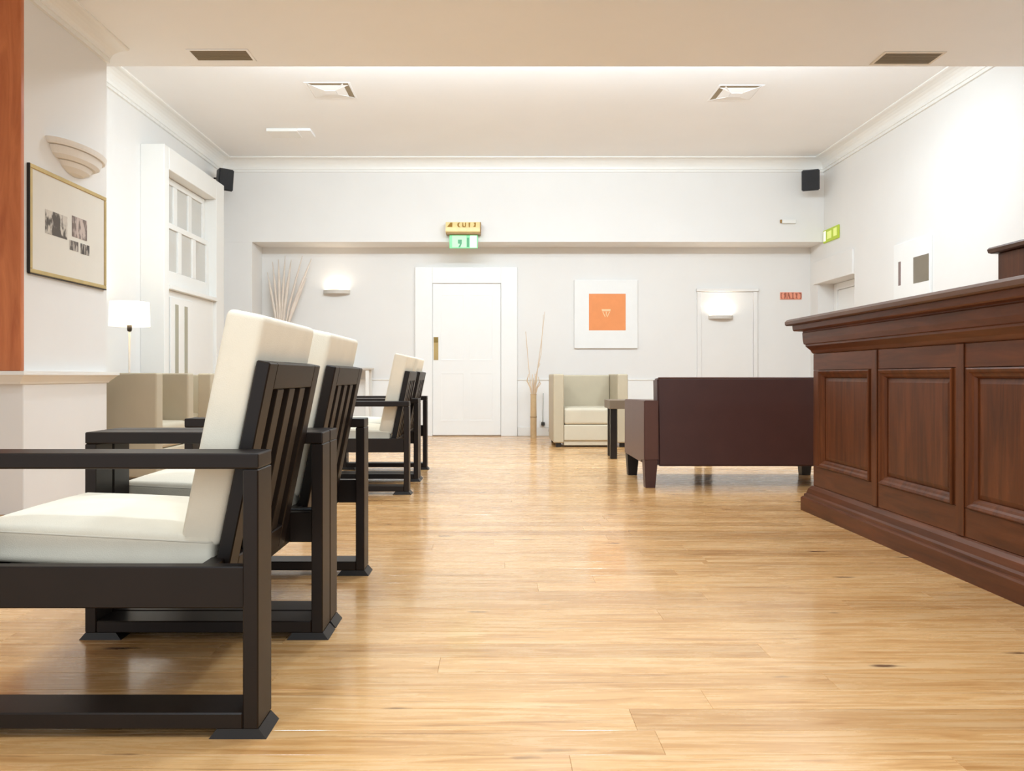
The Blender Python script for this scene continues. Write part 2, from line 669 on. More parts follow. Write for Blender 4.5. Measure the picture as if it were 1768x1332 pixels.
# skirting on the end wall and white dado panelling with a rail
for i, (a, b) in enumerate(((-3.144, -1.07), (.317, XR))):
    struct(bx('baseboard_back' if i == 0 else 'baseboard_back_right', 'trim_white', (a, b, YB - .022, YB, 0, .12), bev=.004))
    struct(bx('trim_%d' % (6 + i), 'door_white', (a, b, YB - .012, YB, .12, .755), bev=0))
    struct(bx('trim_%d' % (8 + i), 'trim_white', (a, b, YB - .024, YB, .755, .772), bev=.004))

# door in the end wall ---------------------------------------------
d1 = sempty('door_1', (-.37, YB, 0))
bm = nb()
box(bm, -.697, -.462, -.045, 0, 0, 2.286, bev=.004)
link('jamb', bm, 'door_white', d1)
bm = nb()
box(bm, .464, .684, -.045, 0, 0, 2.286, bev=.004)
link('jamb', bm, 'door_white', d1)
bx('lintel', 'door_white', (-.462, .464, -.045, 0, 2.066, 2.286), d1)
leaf = bx('door_leaf', 'door_white', (-.46, .462, -.024, 0, .012, 2.064), d1)
for (a, b, c, d) in ((-.36, -.03, .2, .86), (.03, .36, .2, .86), (-.36, -.03, 1.02, 1.92), (.03, .36, 1.02, 1.92)):
    bm = nb()
    ringed(bm, 0, b - a, 0, d - c, [(0, 0), (0, .003), (-.014, .003), (-.02, .0015)], cap=True)
    bmesh.ops.transform(bm, matrix=Matrix.Translation((a, -.024, c)) @ Matrix.Rotation(R(90), 4, 'X'), verts=bm.verts[:])
    link('door_panel', bm, 'door_white', leaf)
pl = bx('push_plate', 'brass', (-.446, -.384, -.03, -.0245, 1.03, 1.34), leaf, bev=.001)
bx('lock_plate', 'brass_dark', (-.444, -.386, -.034, -.0305, 1.265, 1.335), leaf, bev=.001)

# flush blocked-up doorway in the end wall
d3 = sempty('door_3', (3.155, YB, 0))
bx('door_leaf', 'wall_paint', (-.35, .35, -.014, 0, .13, 1.95), d3, bev=.002)
bx('jamb', 'wall_paint', (-.408, -.352, -.03, 0, .13, 1.955), d3, bev=.003)
bx('jamb', 'wall_paint', (.352, .408, -.03, 0, .13, 1.955), d3, bev=.003)
bx('lintel', 'wall_paint', (-.42, .42, -.045, 0, 1.957, 1.995), d3, bev=.004)

# door in the recess of the right wall
d2 = sempty('door_2', (XR + DD + .05, (DY0 + DY1) / 2, 0))
hw = (DY1 - DY0) / 2
bx('door_leaf', 'door_white', (-.03, 0, -hw + .08, hw - .09, .01, DZ - .09), d2)
bx('jamb', 'door_white', (-.05, 0, -hw, -hw + .078, 0, DZ - .002), d2)
bx('jamb', 'door_white', (-.05, 0, hw - .088, hw, 0, DZ - .002), d2)
bx('lintel', 'door_white', (-.05, 0, -hw + .079, hw - .089, DZ - .088, DZ - .002), d2)
struct(bx('trim_10', 'wall_paint', (XR - .03, XR, DY0, DY1 + .1, DZ, 2.33), bev=.003))

# sash window in its projecting casing -----------------------------
win = sempty('window_1', (XL, 8.0, 0))


def wb(name, mat, X0, X1, Ya, Yb, z0, z1, parent=win, bev=.004):
    return bx(name, mat, (X0 - XL, X1 - XL, Ya - 8.0, Yb - 8.0, z0, z1), parent, bev)


wb('casing', 'trim_white', XL, -3.31, 8.0, 8.12, 0, 3.147)
wb('casing', 'trim_white', XL, -3.31, 9.5, 9.77, 0, 3.147)
wb('casing', 'trim_white', XL, -3.31, 8.121, 9.499, 2.92, 3.147)
wb('window_sill', 'trim_white', XL, -3.29, 8.121, 9.499, 1.70, 1.745)
wb('apron', 'trim_white', XL, -3.345, 8.121, 9.499, 0, 1.699)
# shutter below the sill with two narrow panes
sh = wb('shutter', 'trim_white', -3.344, -3.325, 8.2, 8.80, .2, 1.63)
for ya in (8.31, 8.56):
    wb('slot_pane', 'slot_pane', -3.3245, -3.322, ya, ya + .085, .35, 1.56, sh, bev=0)
wb('backing', 'trim_white', XL, -3.50, 8.121, 9.499, 1.746, 2.919)
for nm, X, z0, z1, rz in (('upper_sash', -3.468, 2.37, 2.915, 2.44), ('lower_sash', -3.42, 1.75, 2.42, 1.915)):
    top = 2.85 if nm == 'upper_sash' else 2.36
    bm = nb()
    x0, x1 = X - XL - .022, X - XL + .022
    Y = lambda v: v - 8.0
    box(bm, x0, x1, Y(8.122), Y(8.25), z0, z1, bev=.003)
    box(bm, x0, x1, Y(9.42), Y(9.498), z0, z1, bev=.003)
    box(bm, x0, x1, Y(8.251), Y(9.419), z0, rz, bev=.003)
    box(bm, x0, x1, Y(8.251), Y(9.419), top, z1, bev=.003)
    sash = link(nm, bm, 'trim_white', win)
    for ya in (8.571, 8.985):
        bx('glazing_bar', 'trim_white', (x0, x1, Y(ya), Y(ya + .1), rz + .001, top - .001), sash, bev=.003)
    for (ya, yb) in ((8.252, 8.57), (8.672, 8.984), (9.086, 9.418)):
        bx('pane', 'sash_pane', (X - XL - .006, X - XL + .004, Y(ya), Y(yb), rz + .001, top - .001), sash, bev=0)


# ------------------------------------------------------------------ slatted lounge chairs
def make_chair():
    c = thing('lounge_chair', '', 'chair', group='slatted armchairs standing in a row')
    hx, hy = .365, .388
    t, wd = .035, .108
    for sy in (-1, 1):
        ya, yb = (-hy, -hy + wd) if sy < 0 else (hy - wd, hy)
        for sx in (-1, 1):
            x0, x1 = (-hx, -hx + t) if sx < 0 else (hx - t, hx)
            leg = bx('leg', 'dark_stain', (x0, x1, ya, yb, .022, .602), c, bev=.003)
            # flared pad under the leg
            bm = nb()
            a, b = (x0 - .012, x1 + .07) if sx < 0 else (x0 - .07, x1 + .012)
            lo = [(a - .006, ya), (b + .006, ya), (b + .006, yb), (a - .006, yb)]
            up = [(a + .012, ya + .004), (b - .012, ya + .004), (b - .012, yb - .004), (a + .012, yb - .004)]
            A = [bm.verts.new((p[0], p[1], 0)) for p in lo]
            B = [bm.verts.new((p[0], p[1], .0215)) for p in up]
            bm.faces.new(A[::-1]); bm.faces.new(B)
            for i in range(4):
                j = (i + 1) % 4
                bm.faces.new((A[i], A[j], B[j], B[i]))
            link('foot', bm, 'black_foot', leg)
        bx('armrest', 'dark_stain', (-hx, hx, ya, yb, .6025, .638), c, bev=.004, seg=2)
        bx('floor_rail', 'dark_stain', (-hx + t, hx - t, ya, yb, .022, .058), c, bev=.003)
        yr = (ya + .012, ya + .048) if sy < 0 else (yb - .048, yb - .012)
        bx('seat_rail', 'dark_stain', (-hx + t, hx - t, yr[0], yr[1], .288, .382), c, bev=.003)
    bx('seat_rail', 'dark_stain', (-hx + .002, -hx + .036, -hy + wd, hy - wd, .288, .382), c, bev=.003)
    bx('seat_rail', 'dark_stain', (.215, .25, -hy + .049, hy - .049, .288, .378), c, bev=.003)
    bx('seat_deck', 'dark_stain', (-hx + .037, .214, -hy + .05, hy - .05, .315, .34), c, bev=.002)
    # leaning back: u up the back, thickness towards -x
    lean = R(11.5)
    M = Matrix.Translation((.25, 0, .30)) @ Matrix.Rotation(lean, 4, 'Y')
    bw = .272
    bm = nb()
    for s in (-1, 1):
        a, b = (-bw, -bw + .07) if s < 0 else (bw - .07, bw)
        box(bm, -.034, 0, a, b, .0, .553, bev=.003, M=M)
    box(bm, -.034, 0, -bw + .07, bw - .07, .487, .553, bev=.003, M=M)
    box(bm, -.034, 0, -bw + .07, bw - .07, .0, .07, bev=.003, M=M)
    back = link('backrest_frame', bm, 'dark_stain', c)
    inner = 2 * (bw - .07)
    gap = .056
    sw = (inner - 4 * gap) / 3
    for k in range(3):
        a = -bw + .07 + gap + k * (sw + gap)
        bx('slat', 'dark_stain', (-.031, -.003, a, a + sw, .071, .486), back, bev=.002, M=M)
    # seat cushion, tilted back a little
    Ms = Matrix.Translation((-.07, 0, .398)) @ Matrix.Rotation(R(3.0), 4, 'Y')
    bm = nb()
    pillow(bm, .293, .272, .044, .018, top=.03, M=Ms)
    sc = link('seat_cushion', bm, 'cream_fabric', c, smooth=True)
    bm = nb()
    for z in (.031,):
        loop_tube(bm, [Ms @ p for p in rrect(.2915, .2705, .018, z)], .0026)
    link('piping', bm, 'cream_piping', sc, smooth=True)
    # back cushion
    Mb = M @ Matrix.Translation((-.0835, 0, .378)) @ Matrix.Rotation(R(90), 4, 'Y')
    bm = nb()
    pillow(bm, .283, .266, .048, .017, top=.0, bottom=.008, M=Mb)
    bc = link('back_cushion', bm, 'cream_fabric', c, smooth=True)
    return c


ch = make_chair()
chair_spots = [
    (-.526 - .365, 1.775 + .39, 'dark slatted wooden armchair with cream cushions nearest the camera, cut off by the left edge'),
    (-.526 - .365, 2.560 + .39, 'dark slatted cream-cushioned armchair standing right behind the nearest one, second in the row'),
    (-.582 - .365, 5.44 + .39, 'dark slatted cream-cushioned armchair after the gap in the row, third from the camera'),
    (-.582 - .365, 6.225 + .39, 'dark slatted cream-cushioned armchair farthest from the camera, last of the row'),
]
for i, (x, y, lab) in enumerate(chair_spots):
    c = ch if i == 0 else copy_tree(ch)
    c.location = (x, y, 0)
    c['label'] = lab

# ------------------------------------------------------------------ bar
BX, BXB, BY0, BYE = 1.915, 2.95, -.6, 4.78
bar = thing('bar_counter', 'long panelled reddish-brown wooden bar counter along the right side', 'bar counter', (BX, BYE, 0))


def bl(dims):      # world -> bar local
    return (dims[0] - BX, dims[1] - BX, dims[2] - BYE, dims[3] - BYE, dims[4], dims[5])


bx('carcass', 'bar_wood_v', bl((BX + .022, BXB, BY0, BYE - .022, .02, 1.0)), bar, bev=0)
bm = nb()
ringed(bm, 0, BXB - BX, BY0 - BYE, 0, [(.0, 0), (.055, 0), (.055, .075), (.05, .083), (.042, .086), (.04, .1), (.03, .108), (.022, .135), (.008, .15), (.0, .155)])
link('plinth', bm, 'bar_wood_h', bar)
bm = nb()
ringed(bm, 0, BXB - BX, BY0 - BYE, 0, [(.0, .945), (.006, .95), (.012, .965), (.03, .985), (.034, .99), (.034, 1.0), (.042, 1.004),
                                        (.046, 1.03), (.048, 1.07), (.046, 1.075), (.046, 1.08), (.085, 1.084), (.09, 1.09), (.092, 1.117)])
link('cornice', bm, 'bar_wood_h', bar)
# stiles, rails, panels
PZ0, PZ1 = .275, .845
bx('rail', 'bar_wood_h', bl((BX, BX + .021, BY0, BYE, .156, PZ0 - .001)), bar, bev=.002)
bx('rail', 'bar_wood_h', bl((BX, BX + .021, BY0, BYE, PZ1 + .001, .944)), bar, bev=.002)
edges = []
e = 4.69
while e - .63 > BY0 + .1:
    edges.append((e - .635, e))
    e -= .735
prev = BYE
for (a, b) in edges:
    mid = (prev + b) / 2
    if prev == BYE:
        bx('stile', 'bar_wood_v', bl((BX, BX + .021, b + .001, BYE, PZ0, PZ1)), bar, bev=.002)
    else:
        bx('stile', 'bar_wood_v', bl((BX, BX + .021, b + .001, prev - .001, PZ0, PZ1)), bar, bev=.002)
        bx('cover_strip', 'bar_wood_v', bl((BX - .006, BX - .0005, mid - .028, mid + .028, .156, .944)), bar, bev=.003)
    prev = a
    bm = nb()
    # raised field
    ringed(bm, 0, b - a - .09, 0, PZ1 - PZ0 - .09, [(0, 0), (0, .003), (-.02, .010)])
    bmesh.ops.transform(bm, matrix=Matrix.Translation((.0215, b - .045 - BYE, PZ0 + .045)) @ Matrix.Rotation(R(-90), 4, 'Z') @ Matrix.Rotation(R(90), 4, 'X'), verts=bm.verts[:])
    panel = link('panel', bm, 'bar_wood_v', bar)
    bm = nb()
    W, H = b - a - .002, PZ1 - PZ0 - .002
    prof = [(0, 0), (0, .030), (-.006, .034), (-.016, .03), (-.024, .022), (-.034, .018), (-.042, .008), (-.043, 0)]
    ringed(bm, 0, W, 0, H, prof + [prof[0]], cap=False)
    bmesh.ops.remove_doubles(bm, verts=bm.verts[:], dist=1e-5)
    bmesh.ops.transform(bm, matrix=Matrix.Translation((.0215, b - .001 - BYE, PZ0 + .001)) @ Matrix.Rotation(R(-90), 4, 'Z') @ Matrix.Rotation(R(90), 4, 'X'), verts=bm.verts[:])
    link('panel_moulding', bm, 'bar_wood_v', panel)
bx('stile', 'bar_wood_v', bl((BX, BX + .021, BY0, prev - .001, PZ0, PZ1)), bar, bev=.002)

bm = nb()
ringed(bm, BX, BXB, BY0, BYE, [(.10, 1.118), (.118, 1.118), (.125, 1.124), (.126, 1.142), (.116, 1.154), (.10, 1.158), (.0, 1.159)])
tag(link('bar_worktop', bm, 'bar_top_wood'), 'thick brown wooden worktop with rounded edge lying on the bar', 'worktop')

up = thing('raised_bar_cabinet', 'small dark wooden cabinet with overhanging top standing on the bar worktop', 'cabinet', (2.51, 3.97, 1.1595))
bx('body', 'bar_wood_v', (0, .42, -1.6, 0, 0, .262), up, bev=.003)
bm = nb()
ringed(bm, 0, .42, -1.6, 0, [(.02, .263), (.03, .268), (.034, .285), (.028, .294), (0, .296)])
link('top', bm, 'bar_top_wood', up)

# ------------------------------------------------------------------ brown sofa, seen from behind
sf = thing('leather_sofa', 'dark brown leather two-seat sofa with its back to the camera', 'sofa', (1.087, 5.775, 0))
SW, SD = 1.52, .86
for (lx, ly) in ((.0, .0), (SW - .1, .0), (.0, SD - .12), (SW - .1, SD - .12)):
    bm = nb()
    z1 = .172 if ly else .2
    A = [bm.verts.new(p) for p in ((lx + .012, ly + .004, 0), (lx + .082, ly + .004, 0), (lx + .082, ly + .08, 0), (lx + .012, ly + .08, 0))]
    B = [bm.verts.new(p) for p in ((lx + .003, ly + .002, z1), (lx + .1, ly + .002, z1), (lx + .1, ly + .1, z1), (lx + .003, ly + .1, z1))]
    bm.faces.new(A[::-1]); bm.faces.new(B)
    for i in range(4):
        j = (i + 1) % 4
        bm.faces.new((A[i], A[j], B[j], B[i]))
    link('leg', bm, 'brown_leather' if ly == 0 else 'black_foot', sf)
for s in (0, 1):
    x0 = 0 if s == 0 else SW - .105
    bm = nb()
    # arm: underside rises a little towards the front
    pts = [(.0, .2), (.0, .634), (SD, .615), (SD, .155), (.1, .172), (.1, .2)]
    pts = [(.0, .201), (.0, .634), (SD, .62), (SD, .173), (.11, .173), (.11, .201)]
    prism(bm, pts, 'X', x0, x0 + .105)
    bmesh.ops.bevel(bm, geom=bm.edges[:], offset=.006, segments=2, affect='EDGES')
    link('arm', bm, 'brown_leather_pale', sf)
bm = nb()
pts = [(.012, .155), (.175, .155), (.215, .79), (.06, .80)]
prism(bm, pts, 'X', .107, SW - .107)
bmesh.ops.bevel(bm, geom=bm.edges[:], offset=.012, segments=3, affect='EDGES')
bk = link('back', bm, 'brown_leather', sf)
bm = nb()
tube(bm, [(.115, .061, .797), (SW / 2, .061, .797), (SW - .115, .061, .797)], .006, 6)
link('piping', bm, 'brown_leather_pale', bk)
bm = nb()
box(bm, .107, SW - .107, .18, SD - .01, .174, .30, bev=.006)
link('seat_base', bm, 'brown_leather', sf)
for k in range(2):
    bm = nb()
    hw2 = (SW - .214) / 4
    pillow(bm, hw2 - .003, (SD - .24) / 2, .07, .03, top=.02, M=Matrix.Translation((.107 + hw2 * (1 + 2 * k), .225 + (SD - .24) / 2, .372)))
    link('seat_cushion', bm, 'brown_leather', sf, smooth=True)

# coffee table in front of the sofa
tb = thing('coffee_table', 'low table with taupe top and black square legs between sofa and pale armchair', 'table', (1.14, 7.80, 0))
bx('table_top', 'taupe_lacquer', (-.01, 1.0, -.01, .37, .49, .575), tb, bev=.004)
for (lx, ly) in ((0, 0), (.93, 0), (0.02, .30), (.91, .30)):
    bx('leg', 'black_lacquer', (lx, lx + .065, ly, ly + .06, 0, .489), tb, bev=.003)


# ------------------------------------------------------------------ pale cube armchairs
def cube_chair(label, loc, rz, W=.85, D=.76, H=.835):
    """front towards -y, origin at the centre of the base"""
    a = thing('cube_armchair', label, 'armchair', loc, rz, 'pale upholstered cube armchairs')
    hw3, hd, aw = W / 2, D / 2, .12
    for s in (-1, 1):
        x0, x1 = (-hw3, -hw3 + aw) if s < 0 else (hw3 - aw, hw3)
        bm = nb()
        box(bm, x0, x1, -hd, hd, .05, H, bev=.014, seg=3)
        link('arm', bm, 'beige_leather', a, smooth=False)
        for yy in (-hd + .02, hd - .07):
            bx('leg', 'black_foot', (x0 + .03, x1 - .03, yy, yy + .05, 0, .0495), a, bev=.003)
    bm = nb()
    box(bm, -hw3 + aw + .001, hw3 - aw - .001, hd - .15, hd, .05, H - .01, bev=.014, seg=3)
    link('back', bm, 'beige_leather', a)
    bm = nb()
    box(bm, -hw3 + aw + .001, hw3 - aw - .001, -hd + .012, hd - .151, .075, .255, bev=.012, seg=3)
    link('seat_base', bm, 'beige_leather_pale', a)
    bm = nb()
    pillow(bm, hw3 - aw - .003, (D - .16) / 2, .095, .03, top=.012, M=Matrix.Translation((0, -.071, .352)))
    link('seat_cushion', bm, 'beige_leather_pale', a, smooth=True)
    bx('plinth', 'beige_leather_pale', (-hw3 + aw + .001, hw3 - aw - .001, -hd + .03, hd - .16, .02, .0745), a, bev=.004)
    return a


cube_chair('pale beige cube armchair facing the camera under the orange picture', (1.10, 9.45, 0), 0.0)
cube_chair('beige cube armchair side-on behind the white pier, facing into the room', (-2.93, 6.32, 0), R(90), W=.74, D=.82)
cube_chair('beige cube armchair in front of the sash window, facing the camera', (-2.93, 7.55, 0), 0.0, W=.76, D=.74)

# ------------------------------------------------------------------ floor lamp
fl = thing('floor_lamp', 'glowing white drum-shade lamp between the pier and the window', 'lamp', (-3.17, 6.93, 0))
bm = nb(); lathe(bm, [(.1, 0), (.1, .012), (.085, .022), (.014, .03)], sides=28)
link('base', bm, 'sconce_metal', fl, smooth=False)
bm = nb(); tube(bm, [(0, 0, .031), (0, 0, 1.20)], .009, 10)
link('pole', bm, 'sconce_metal', fl, smooth=True)
bm = nb(); lathe(bm, [(.016, 1.201), (.02, 1.215), (.02, 1.262), (.012, 1.27)], sides=14)
link('bulb_holder', bm, 'lamp_metal', fl, smooth=True)
bm = nb(); lathe(bm, [(.01, 1.271), (.03, 1.30), (.035, 1.335), (.022, 1.365), (.004, 1.375)], sides=14)
link('bulb', bm, 'lamp_glow', fl, smooth=True)
bm = nb()
prof = [(.168, 1.245), (.160, 1.455), (.157, 1.455), (.165, 1.245)]
rings = []
for r, z in prof:
    rings.append([bm.verts.new((r * math.cos(2 * math.pi * k / 36), r * math.sin(2 * math.pi * k / 36), z)) for k in range(36)])
for i in range(4):
    a, b = rings[i], rings[(i + 1) % 4]
    for k in range(36):
        j = (k + 1) % 36
        bm.faces.new((a[k], a[j], b[j], b[k]))
link('lamp_shade', bm, 'lamp_shade', fl, smooth=True)
pt = bpy.data.lights.new('floor_lamp_light', 'POINT')
pt.energy = 7; pt.color = (1, .84, .62); pt.shadow_soft_size = .04
po = bpy.data.objects.new('floor_lamp_light', pt)
po.location = (-3.17, 6.93, 1.41)
COL.objects.link(po)


# ------------------------------------------------------------------ wall lamps
def uplighter(label, X, Z, wdt, hgt, dep, power):
    u = thing('wall_uplighter', label, 'wall lamp', (X, YB, Z), group='slim uplighters on the end wall')
    bm = nb()
    h = wdt / 2
    # open trough, half-moon plan
    n = 14
    outer = [(-h * math.cos(math.pi * k / n), -dep * math.sin(math.pi * k / n)) for k in range(n + 1)]
    prism(bm, outer, 'Z', 0, hgt)
    link('tray', bm, 'sconce_metal', u)
    bm = nb()
    inner = [(p[0] * .9, p[1] * .9 - .004) for p in outer]
    prism(bm, inner, 'Z', hgt + .0005, hgt + .006)
    link('diffuser', bm, 'lamp_glow', u)
    area('uplighter_light', (X, YB - dep * .55, Z + hgt + .02), (R(180), 0, 0), wdt * .7, dep * .5, power * .25, (1, .9, .76))


uplighter('slim white uplighter on the end wall left of the white door', -2.13, 1.925, .36, .05, .12, 2.5)
uplighter('slim uplighter glowing on the blocked doorway right of the orange picture', 3.065, 1.585, .34, .045, .11, 6)

ps = thing('plaster_wall_lamp', 'unlit stepped plaster bowl wall lamp above the gold-framed prints on the pier', 'wall lamp', (PX, 5.2, 2.11))
for nm, prof in (('rim', [(.315, .138), (.325, .15), (.335, .172)]), ('bowl', [(.215, .07), (.26, .09), (.29, .135)]), ('finial', [(.01, .0), (.09, .012), (.155, .038), (.185, .067)])):
    bm = nb()
    lathe(bm, prof, sides=24, sx=.42, sy=1.0, a0=-math.pi / 2, a1=math.pi / 2)
    link(nm, bm, 'plaster_lamp', ps)

# ------------------------------------------------------------------ pictures
pf = thing('framed_prints', 'gold-framed mount with four small monochrome photographs hanging on the pier', 'picture', (PX, 4.66, 1.42))
FW, FH = .94, .645
bx('backboard', 'mount_card', (.002, .012, .02, FW - .02, .02, FH - .02), pf, bev=0)
for dims in ((.0, .018, .018, FW, .0, .026), (.0, .018, .018, FW, FH - .026, FH), (.0, .018, .018, .044, .0265, FH - .0265), (.0, .018, FW - .026, FW, .0265, FH - .0265)):
    bx('frame_rail', 'gold_frame', dims, pf, bev=.003)
bx('frame_edge', 'black_edge', (.0, .019, .011, .0175, -.001, FH), pf, bev=.002)
bx('frame_edge', 'black_edge', (.0, .019, .018, FW, -.005, -.0005), pf, bev=.001)
for i, (ya, yb, z0, z1) in enumerate(((.182, .432, .262, .408), (.488, .679, .295, .43), (.46, .567, .205, .268), (.597, .71, .2, .268))):
    bx('photo_print', 'print_' + 'abcd'[i], (.0125, .0135, ya, yb, z0, z1), pf, bev=0)

op = thing('orange_picture', 'white picture with an orange square in the middle, hung on the end wall', 'picture', (1.51, YB, 1.187))
bx('frame', 'white_card', (-.425, .43, -.035, -.001, 0, .925), op, bev=.003)
bx('orange_square', 'orange_print', (-.228, .267, -.037, -.0352, .243, .738), op, bev=0)
# small pale emblem: a bar over three strokes narrowing to a point
for pts in (((-.058, .53), (.066, .53), (.06, .50), (-.05, .50)),
            ((-.046, .494), (-.034, .494), (-.004, .425), (-.012, .42)),
            ((.045, .494), (.058, .494), (.02, .42), (.012, .425)),
            ((-.002, .494), (.014, .494), (.01, .44), (.002, .44))):
    bm = nb()
    prism(bm, pts, 'Y', -.0385, -.0372)
    link('emblem', bm, 'pale_print', op)

rp = thing('bar_wall_picture', 'white picture with a grey square and thin strip on the right wall', 'picture', (XR, 7.79, 1.5))
bx('frame', 'white_card', (-.03, -.001, 0, .70, 0, .70), rp, bev=.003)
bx('grey_square', 'grey_print', (-.032, -.0302, .012, .30, .25, .515), rp, bev=0)
bx('mauve_strip', 'mauve_print', (-.032, -.0302, .552, .60, .262, .512), rp, bev=0)

# ------------------------------------------------------------------ signs
ex = thing('exit_sign', 'cream sign box with lit green panel hanging below it on the header beam', 'sign', (-.395, YBEAM, 2.46))
bm = nb()
prism(bm, [(-.002, .19), (-.13, .19), (-.15, .205), (-.15, .255), (-.12, .33), (-.002, .33)], 'X', -.225, .215)
link('case', bm, 'exit_case', ex)
bx('case_base', 'exit_case_dark', (-.222, .225, -.14, -.012, .172, .1895), ex, bev=.002)
bx('case_end', 'exit_case_dark', (.2155, .228, -.145, -.002, .195, .325), ex, bev=.002)
# worn marks on the sloping front
sl = (.03 / .075)


def mark(pts):
    bm = nb()
    A, B = [], []
    for (px, pz) in pts:
        yy = -.15 + (pz - .255) * sl
        A.append(bm.verts.new((px, yy - .004, pz)))
        B.append(bm.verts.new((px, yy + .002, pz)))
    bm.faces.new(A); bm.faces.new(B[::-1])
    for i in range(len(pts)):
        j = (i + 1) % len(pts)
        bm.faces.new((A[i], A[j], B[j], B[i]))
    link('mark', bm, 'exit_mark', ex)


mark([(-.205, .263), (-.14, .263), (-.14, .322), (-.165, .322)])
mark([(-.075, .28), (-.06, .26), (-.035, .258), (-.055, .278), (-.055, .305), (-.04, .322), (-.06, .322), (-.075, .305)])
mark([(-.012, .322), (.0, .322), (.004, .275), (.03, .268), (.03, .258), (.0, .258), (-.012, .27)])
mark([(.022, .27), (.036, .27), (.036, .322), (.022, .322)])
mark([(.072, .258), (.086, .258), (.09, .322), (.068, .322)])
mark([(.128, .262), (.16, .262), (.164, .322), (.135, .322), (.146, .29)])
pn = bx('green_panel', 'exit_green', (-.18, .185, -.085, -.065, .0, .1715), ex, bev=.003)
bx('pale_area', 'exit_light', (-.145, .04, -.087, -.0855, .012, .165), pn, bev=0)
bx('pale_area', 'exit_pale', (.085, .172, -.087, -.0855, .008, .165), pn, bev=0)
bm = nb(); prism(bm, [(-.07, .11), (-.02, .11), (-.02, .06), (-.04, .012), (-.065, .012), (-.045, .055), (-.07, .06)], 'Y', -.0885, -.0872)
link('running_mark', bm, 'exit_deep', pn)
bm = nb(); prism(bm, [(.045, .015), (.075, .015), (.075, .135), (.045, .135)], 'Y', -.0885, -.0857)
link('door_mark', bm, 'exit_deep', pn)

es = thing('side_exit_sign', 'small lime-green exit sign on the right wall above the recessed doorway', 'sign', (XR, 9.88, 2.53))
bx('plate', 'sign_lime', (-.02, -.001, 0, .455, 0, .165), es, bev=.004)
for (a, b, z0, z1, m) in ((.37, .44, .02, .15, 'sign_white'), (.2, .33, .035, .13, 'sign_lime_pale'), (.04, .14, .04, .14, 'sign_lime_pale')):
    bx('pictogram', m, (-.022, -.0202, a, b, z0, z1), es, bev=0)

rs = thing('red_sign', 'small salmon-red lettered sign plate on the end wall near the corner', 'sign', (4.02, YB, 1.85))
bm = nb(); box(bm, -.147, .147, -.012, -.001, 0, .098, bev=.005)
link('plate', bm, 'sign_salmon', rs)
strokes = [[(-.14, .02), (-.14, .08), (-.12, .092), (-.115, .085), (-.128, .07), (-.128, .03), (-.115, .012), (-.125, .006)],
           [(-.1, .006), (-.09, .006), (-.075, .04), (-.072, .006), (-.062, .006), (-.062, .092), (-.085, .092), (-.1, .075), (-.088, .048)],
           [(-.046, .092), (-.028, .092), (-.004, .006), (-.022, .006), (-.04, .06), (-.04, .006), (-.05, .006)],
           [(.004, .006), (.044, .006), (.044, .02), (.032, .02), (.032, .08), (.04, .092), (.008, .092), (.012, .08), (.018, .08), (.018, .02), (.004, .02)],
           [(.056, .085), (.09, .085), (.08, .03), (.095, .012), (.06, .012), (.07, .045)],
           [(.102, .092), (.13, .092), (.142, .075), (.142, .025), (.13, .006), (.115, .006), (.128, .03), (.128, .07), (.118, .08), (.102, .08)]]
for s in strokes:
    bm = nb(); prism(bm, s, 'Y', -.0135, -.0122)
    link('letter', bm, 'sign_rust', rs)

# small detector box on the beam
sn = thing('beam_sensor', 'tiny pale sensor with a dark end on the header beam near the right corner', 'sensor', (3.79, YBEAM, 2.79))
bx('housing', 'trim_white', (-.06, .12, -.04, -.001, 0, .05), sn, bev=.004)
bx('lens', 'exit_case_dark', (-.078, -.061, -.03, -.004, .008, .05), sn, bev=.002)


# ------------------------------------------------------------------ loudspeakers
def speaker(label, loc, rz, W, H, D, wallside):
    s = thing('loudspeaker', label, 'loudspeaker', loc, rz, 'small black corner loudspeakers')
    s.rotation_euler = (R(9), 0, rz)
    bm = nb()
    # tapered body, front face towards -y
    f = [(-W / 2, -D / 2, 0), (W / 2, -D / 2, 0), (W / 2, -D / 2, H), (-W / 2, -D / 2, H)]
    b = [(-W * .3, D / 2, H * .12), (W * .3, D / 2, H * .12), (W * .3, D / 2, H * .94), (-W * .3, D / 2, H * .94)]
    A = [bm.verts.new(p) for p in f]
    B = [bm.verts.new(p) for p in b]
    bm.faces.new(A[::-1]); bm.faces.new(B)
    for i in range(4):
        j = (i + 1) % 4
        bm.faces.new((A[i], A[j], B[j], B[i]))
    bmesh.ops.bevel(bm, geom=bm.edges[:], offset=.012, segments=2, affect='EDGES')
    link('cabinet', bm, 'black_plastic', s)
    bx('grille', 'black_grille', (-W / 2 + .014, W / 2 - .014, -D / 2 - .008, -D / 2 - .0002, .014, H - .014), s, bev=.003)
    bm = nb()
    tube(bm, [(0, D / 2 - .01, H * .55), (0, D / 2 + .06, H * .57), (wallside * .01, D / 2 + .175, H * .6)], .012, 8)
    link('bracket', bm, 'black_plastic', s)
    return s


speaker('small black loudspeaker by the window casing in the left back corner', (-3.38, 9.93, 3.12), R(42), .2, .27, .17, -1)
speaker('small black loudspeaker mounted in the right back corner under the coving', (4.02, 10.12, 3.16), R(-22), .22, .265, .16, 1)


